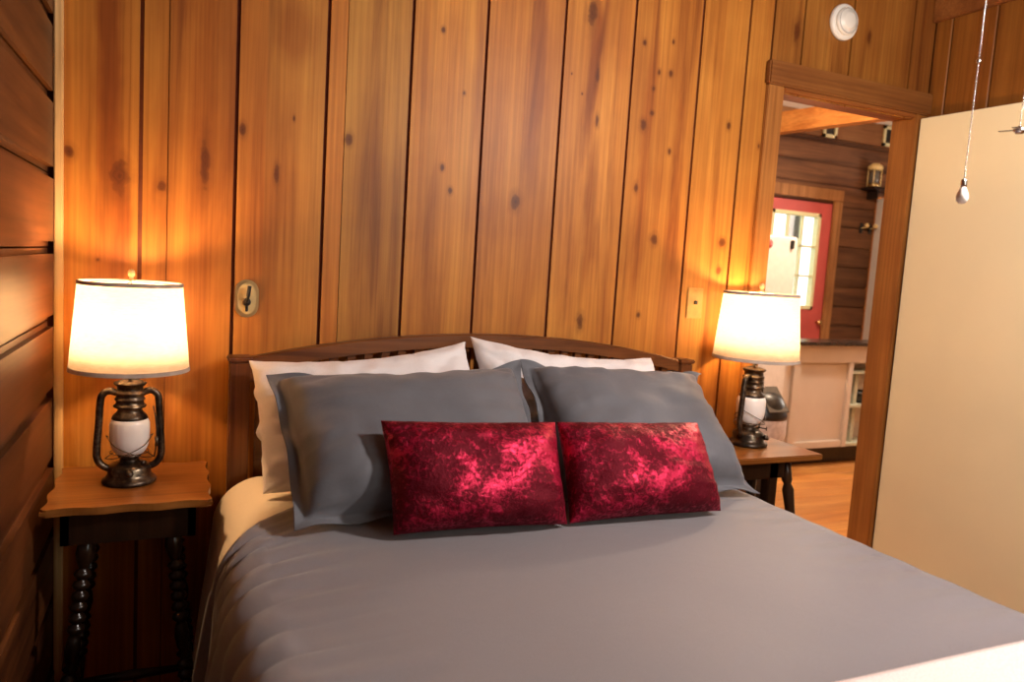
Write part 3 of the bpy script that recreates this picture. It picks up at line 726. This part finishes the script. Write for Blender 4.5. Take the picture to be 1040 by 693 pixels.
# door opening x 4.72..5.60, z<2.08
bm = new(); z = 0
while z < 3.12:
    z2 = min(3.12, z+.19)
    for (a, b_) in ((-.42, 4.70), (5.64, 8.6)) if z2 <= 2.12 else ((-.42, 8.6),):
        t = 1+jit(.25); box(bm, a, b_, YK, YK+.14, z+.002, z2-.002, .010, 2, tint=(t, t, t))
    z = z2
for (a, b_, c, d) in ((-.42, 4.70, 0, 3.12), (5.64, 8.6, 0, 3.12), (4.70, 5.64, 2.12, 3.12)): box(bm, a, b_, YK+.05, YK+.10, c, d, tint=(.4, .4, .4))
struct('wall_kitchen_back', bm, M_klog)
bm = new(); box(bm, 8.5, 8.6, .12, YK, 0, 3.12); struct('wall_kitchen_right', bm, plain('kitchen_right_wall', (.20, .10, .05), .6))
bm = new(); box(bm, 1.5, 1.6, .10, YK, 0, 3.12); struct('wall_kitchen_left', bm, plain('kitchen_left_wall', (.62, .48, .34), .6))
bm = new(); box(bm, 3.05, 8.6, .0, .10, 0, 3.12); box(bm, 1.5, 3.05, .03, .10, ZC+.05, 3.12); struct('wall_kitchen_front', bm, plain('kitchen_front_wall', (.50, .30, .14), .6))
# casing of the entry door
bm = new(); box(bm, 4.58, 4.70, YK-.03, YK-.002, 0, 2.13, .004); box(bm, 5.635, 5.735, YK-.03, YK-.002, 0, 2.13, .004); box(bm, 4.58, 5.735, YK-.034, YK-.002, 2.13, 2.235, .004)
struct('trim_7', bm, wood('entry_casing', (.20, .09, .03), (.30, .14, .05), (.36, .18, .07), 'Z', .5))
d2 = bpy.data.objects.new('door_2', None); COL.objects.link(d2); d2['kind'] = 'structure'; d2.location = (4.70, YK, 0)
GW0, GW1, GZ0, GZ1 = .20, .80, 1.10, 2.00   # glazed opening within the leaf (leaf is .935 wide)
bm = new()
for (a, b_, c, d) in ((0, GW0, .01, 2.115), (GW1, .935, .01, 2.115), (GW0, GW1, .01, GZ0), (GW0, GW1, GZ1, 2.115)): box(bm, a, b_, .0, .045, c, d, .0)
box(bm, .22, .46, -.008, .0, .25, .85, .004); box(bm, .54, .78, -.008, .0, .25, .85, .004); box(bm, .22, .78, -.006, 0, .92, 1.0, .003)
obj('door_leaf', bm, M_red, d2)
bm = new(); w = .035
for (a, b_, c, d) in ((GW0, GW0+w, GZ0, GZ1), (GW1-w, GW1, GZ0, GZ1), (GW0, GW1, GZ0, GZ0+w), (GW0, GW1, GZ1-w, GZ1)): box(bm, a, b_, -.012, .05, c, d, .003)
for k in (1, 2): xx = GW0+w+(GW1-GW0-2*w)*k/3; box(bm, xx-.009, xx+.009, .0, .03, GZ0+w, GZ1-w)
for k in (1, 2): zz = GZ0+w+(GZ1-GZ0-2*w)*k/3; box(bm, GW0+w, GW1-w, .0, .03, zz-.009, zz+.009)
obj('glazing_bars', bm, M_sashpaint, d2)
bm = new(); box(bm, GW0+w-.005, GW1-w+.005, .014, .018, GZ0+w-.005, GZ1-w+.005); obj('pane', bm, M_glass, d2)
bm = new(); lathe(bm, [(0, 0), (.012, 0), (.012, .02), (.026, .035), (.026, .05), (0, .06)], 20); face_y(bm); o = obj('door_knob', bm, M_brass, d2); o.location = (.875, 0, .98)
# tree trunk and shrubs outside, glimpsed through the panes
bm = new(); tube(bm, [(8.05, 6.0, -.5), (8.1, 6.0, 1.5), (8.2, 6.05, 4.5)], [.10, .085, .07], 14)
tag(obj('tree_trunk', bm, plain('bark', (.10, .08, .06), .9, 0, .3)), 'slim dark tree trunk outside, seen through the glass of the red door', 'tree')
bm = new(); box(bm, 3, 14, 3.2, 14, -.4, -.1); struct('ground_outside', bm, plain('grass_outside', (.10, .20, .04), .9, 0, .3, 5))

# ceiling beam, fascia board and framed vents
bm = new(); prism(bm, [(4.635, YK-.055), (5.15, .13), (5.26, .13), (4.745, YK-.055)], 2.615, 2.785); struct('trim_8', bm, M_beam)
bm = new(); box(bm, 2.6, 8.5, YK-.05, YK-.002, 2.695, 2.899, .004); struct('trim_9', bm, M_fascia)
for (x0, x1, z0, z1, lab) in ((5.36, 5.53, 2.69, 2.84, 'small pale framed vent high on the kitchen wall beneath the beam'), (6.13, 6.32, 2.70, 2.89, 'taller pale framed vent high in the kitchen by the doorway jamb')):
    v = thing('wall_vent', lab, 'vent', ((x0+x1)/2, YK-.05, (z0+z1)/2))
    hw, hh = (x1-x0)/2, (z1-z0)/2
    bm = new()
    for (a, b_, c, d) in ((-hw, -hw+.03, -hh, hh), (hw-.03, hw, -hh, hh), (-hw, hw, -hh, -hh+.03), (-hw, hw, hh-.03, hh)): box(bm, a, b_, -.02, -.0005, c, d, .002)
    obj('frame', bm, M_sashpaint, v)
    bm = new(); box(bm, -hw+.03, hw-.03, -.006, -.0005, -hh+.03, hh-.03); obj('opening', bm, M_black, v)
# small lantern on a dark shelf, coat hooks
bm = new(); box(bm, 5.98, 6.42, YK-.16, YK-.002, 2.27, 2.295, .003); box(bm, 6.06, 6.08, YK-.12, YK-.002, 2.19, 2.27); box(bm, 6.34, 6.36, YK-.12, YK-.002, 2.19, 2.27)
tag(obj('wall_shelf', bm, M_darkleg), 'dark wooden shelf high on the kitchen log wall under the small lantern', 'shelf')
kl = thing('small_lantern', 'small brass lantern standing on the high shelf in the kitchen', 'lantern', (6.05, YK-.08, 2.295))
bm = new(); lathe(bm, [(0, 0), (.055, 0), (.058, .02), (.045, .035), (0, .035)], 24); obj('base', bm, M_brass, kl)
bm = new(); lathe(bm, [(0, .035), (.04, .035), (.046, .08), (.04, .16), (0, .16)], 24); obj('glass_chimney', bm, plain('smoky_glass', (.10, .09, .08), .15), kl)
bm = new(); lathe(bm, [(0, .16), (.05, .16), (.07, .175), (.062, .20), (.03, .225), (0, .23)], 24); obj('cap', bm, M_ivory, kl)
bm = new()
for a in range(4): c, s = math.cos(a*PI/2+.6)*.058, math.sin(a*PI/2+.6)*.058; tube(bm, [(c, s, .01), (c, s, .17)], .005, 6)
obj('frame_rod', bm, M_ivory, kl)
for i, x in enumerate((6.03, 6.145)):
    h = thing('coat_hook', ('small knob coat hook on the kitchen log wall, the left of the pair', 'small knob coat hook on the kitchen log wall, the right of the pair')[i], 'hook', (x, YK, 1.91), 0, 'coat hooks in the kitchen')
    bm = new(); box(bm, -.02, .02, -.012, -.001, -.05, .05, .004); obj('back_plate', bm, M_black, h)
    bm = new(); tube(bm, curve_pts([(0, -.012, 0), (0, -.05, .005), (0, -.065, .02)], 4), .006, 8)
    b = bmesh.new(); bmesh.ops.create_uvsphere(b, u_segments=14, v_segments=10, radius=.022); merge(bm, b, mat=Matrix.Translation((0, -.07, .022))); obj('knob', bm, M_ivory, h, True)
# cream door standing open at the right of the kitchen
d3 = bpy.data.objects.new('door_3', None); COL.objects.link(d3); d3['kind'] = 'structure'; d3.location = (6.19, YK-.02, 0); d3.rotation_euler = (0, 0, math.radians(-112))
bm = new(); box(bm, 0, .75, 0, .04, .01, 2.2, .003); obj('door_panel', bm, M_white, d3)
bm = new(); box(bm, -.05, 0, -.0, .045, .0, 2.22, .003); obj('door_edge', bm, M_beam, d3)

# refrigerator
fr = thing('refrigerator', 'white refrigerator in the kitchen, partly hidden behind the right lamp shade', 'refrigerator', (3.59, 1.98, 0))
bm = new(); box(bm, -.33, .34, -.24, .34, .03, 1.655, .012, 3); obj('body', bm, M_white, fr)
bm = new(); box(bm, -.33, .34, -.32, -.247, .12, 1.10, .012, 3); dr1 = obj('door', bm, M_white, fr)
bm = new(); box(bm, -.33, .34, -.32, -.247, 1.115, 1.655, .012, 3); dr2 = obj('freezer_door', bm, M_white, fr)
bm = new(); tube(bm, curve_pts([(-.28, -.325, 1.20), (-.28, -.36, 1.23), (-.28, -.36, 1.48), (-.28, -.325, 1.51)], 4), .009, 8); obj('handle', bm, M_chrome, dr2)
bm = new(); tube(bm, curve_pts([(-.28, -.325, .62), (-.28, -.36, .65), (-.28, -.36, .98), (-.28, -.325, 1.01)], 4), .009, 8); obj('handle', bm, M_chrome, dr1)
bm = new(); lathe(bm, [(0, 0), (.030, 0), (.028, .008), (0, .010)], 20); face_y(bm); o = obj('fridge_magnet', bm, M_red); o.location = (3.665, 1.6595, 1.595); tag(o, 'round red magnet on the refrigerator door', 'magnet')
bm = new(); box(bm, -.014, .014, -.014, -.0003, -.03, .03, .003); o = obj('fridge_clip', bm, M_black); o.location = (3.868, 1.6595, 1.60); tag(o, 'small black clip near the top right of the refrigerator', 'clip')

# peninsula with panelled end, dark worktop and open shelves
pn = thing('kitchen_peninsula', 'beige panelled kitchen peninsula with a dark worktop beyond the doorway', 'cabinet', (4.6, 1.95, 0))
def K(name, bm, m): o = obj(name, bm, m, pn); o.location = (-4.6, -1.95, 0); return o
bm = new(); box(bm, 3.955, 5.5, 1.60, 1.87, .908, .930, .004); K('worktop', bm, plain('dark_worktop', (.03, .018, .014), .25))
bm = new(); box(bm, 3.935, 4.585, 1.68, 1.86, .14, .908); box(bm, 4.585, 5.42, 1.68, 1.86, .77, .908); box(bm, 4.585, 5.42, 1.84, 1.86, .14, .77); box(bm, 5.38, 5.42, 1.68, 1.86, .14, .908)
box(bm, 4.0, 5.42, 1.655, 1.68, .775, .905, .003); box(bm, 4.0, 4.07, 1.655, 1.68, .14, .775, .003); box(bm, 4.54, 4.585, 1.655, 1.68, .14, .775, .003); box(bm, 4.0, 5.42, 1.64, 1.68, .885, .905, .002); box(bm, 4.07, 4.54, 1.66, 1.68, .14, .19, .003)
K('body', bm, M_cabinet)
bm = new(); box(bm, 4.03, 5.40, 1.75, 1.84, 0, .14); K('toe_kick', bm, M_darkleg)
for z in (.14, .435, .69):
    bm = new(); box(bm, 4.586, 5.38, 1.665, 1.838, z, z+.022, .002); K('shelf', bm, M_gshelf2)
bm = new(); box(bm, 4.665, 4.70, 1.70, 1.73, .162, .69, .002); K('shelf_post', bm, M_gshelf2)
bm = new(); lathe(bm, [(0, 0), (.04, 0), (.06, .03), (.085, .09), (.08, .09), (.05, .03), (0, .02)], 24); o = obj('bowl', bm, M_black); o.location = (4.79, 1.75, .458); tag(o, 'dark bowl on the open middle shelf of the peninsula', 'bowl')
bm = new(); box(bm, 0, .03, 0, .10, 0, .19, .003); o = obj('book', bm, M_darkleg); o.location = (4.60, 1.72, .458); tag(o, 'thin dark book standing at the left end of the peninsula shelf', 'book')

# waste bin
tb = thing('trash_can', 'black swing top trash can with a white liner, behind the right lamp', 'trash can', (3.33, 1.22, 0)); tb.scale = (.94, .94, .93)
bm = new(); lathe(bm, [(0, 0), (.115, 0), (.12, .01), (.145, .45), (.148, .50), (0, .50)], 32); obj('bin', bm, M_black, tb)
bm = new(); lathe(bm, [(.150, .40), (.156, .42), (.157, .53), (.152, .545), (.148, .545), (.148, .40), (.150, .40)], 40)
for v in bm.verts: v.co.x += .004*noise.noise(v.co*40); v.co.y += .004*noise.noise(v.co*40+Vector((5, 0, 0)))
obj('liner', bm, M_bag, tb)
bm = new(); lathe(bm, [(0, .535), (.158, .535), (.160, .56), (.150, .585), (.143, .63), (.115, .68), (.06, .71), (0, .718)], 40); ld = obj('lid', bm, M_black, tb)
bm = new(); box(bm, -.085, .085, -.10, .10, .0, .008, .003); o = obj('swing_flap', bm, plain('grey_flap', (.10, .09, .075), .3), ld); o.location = (.0, -.085, .664); o.rotation_euler = (math.radians(48), 0, 0)
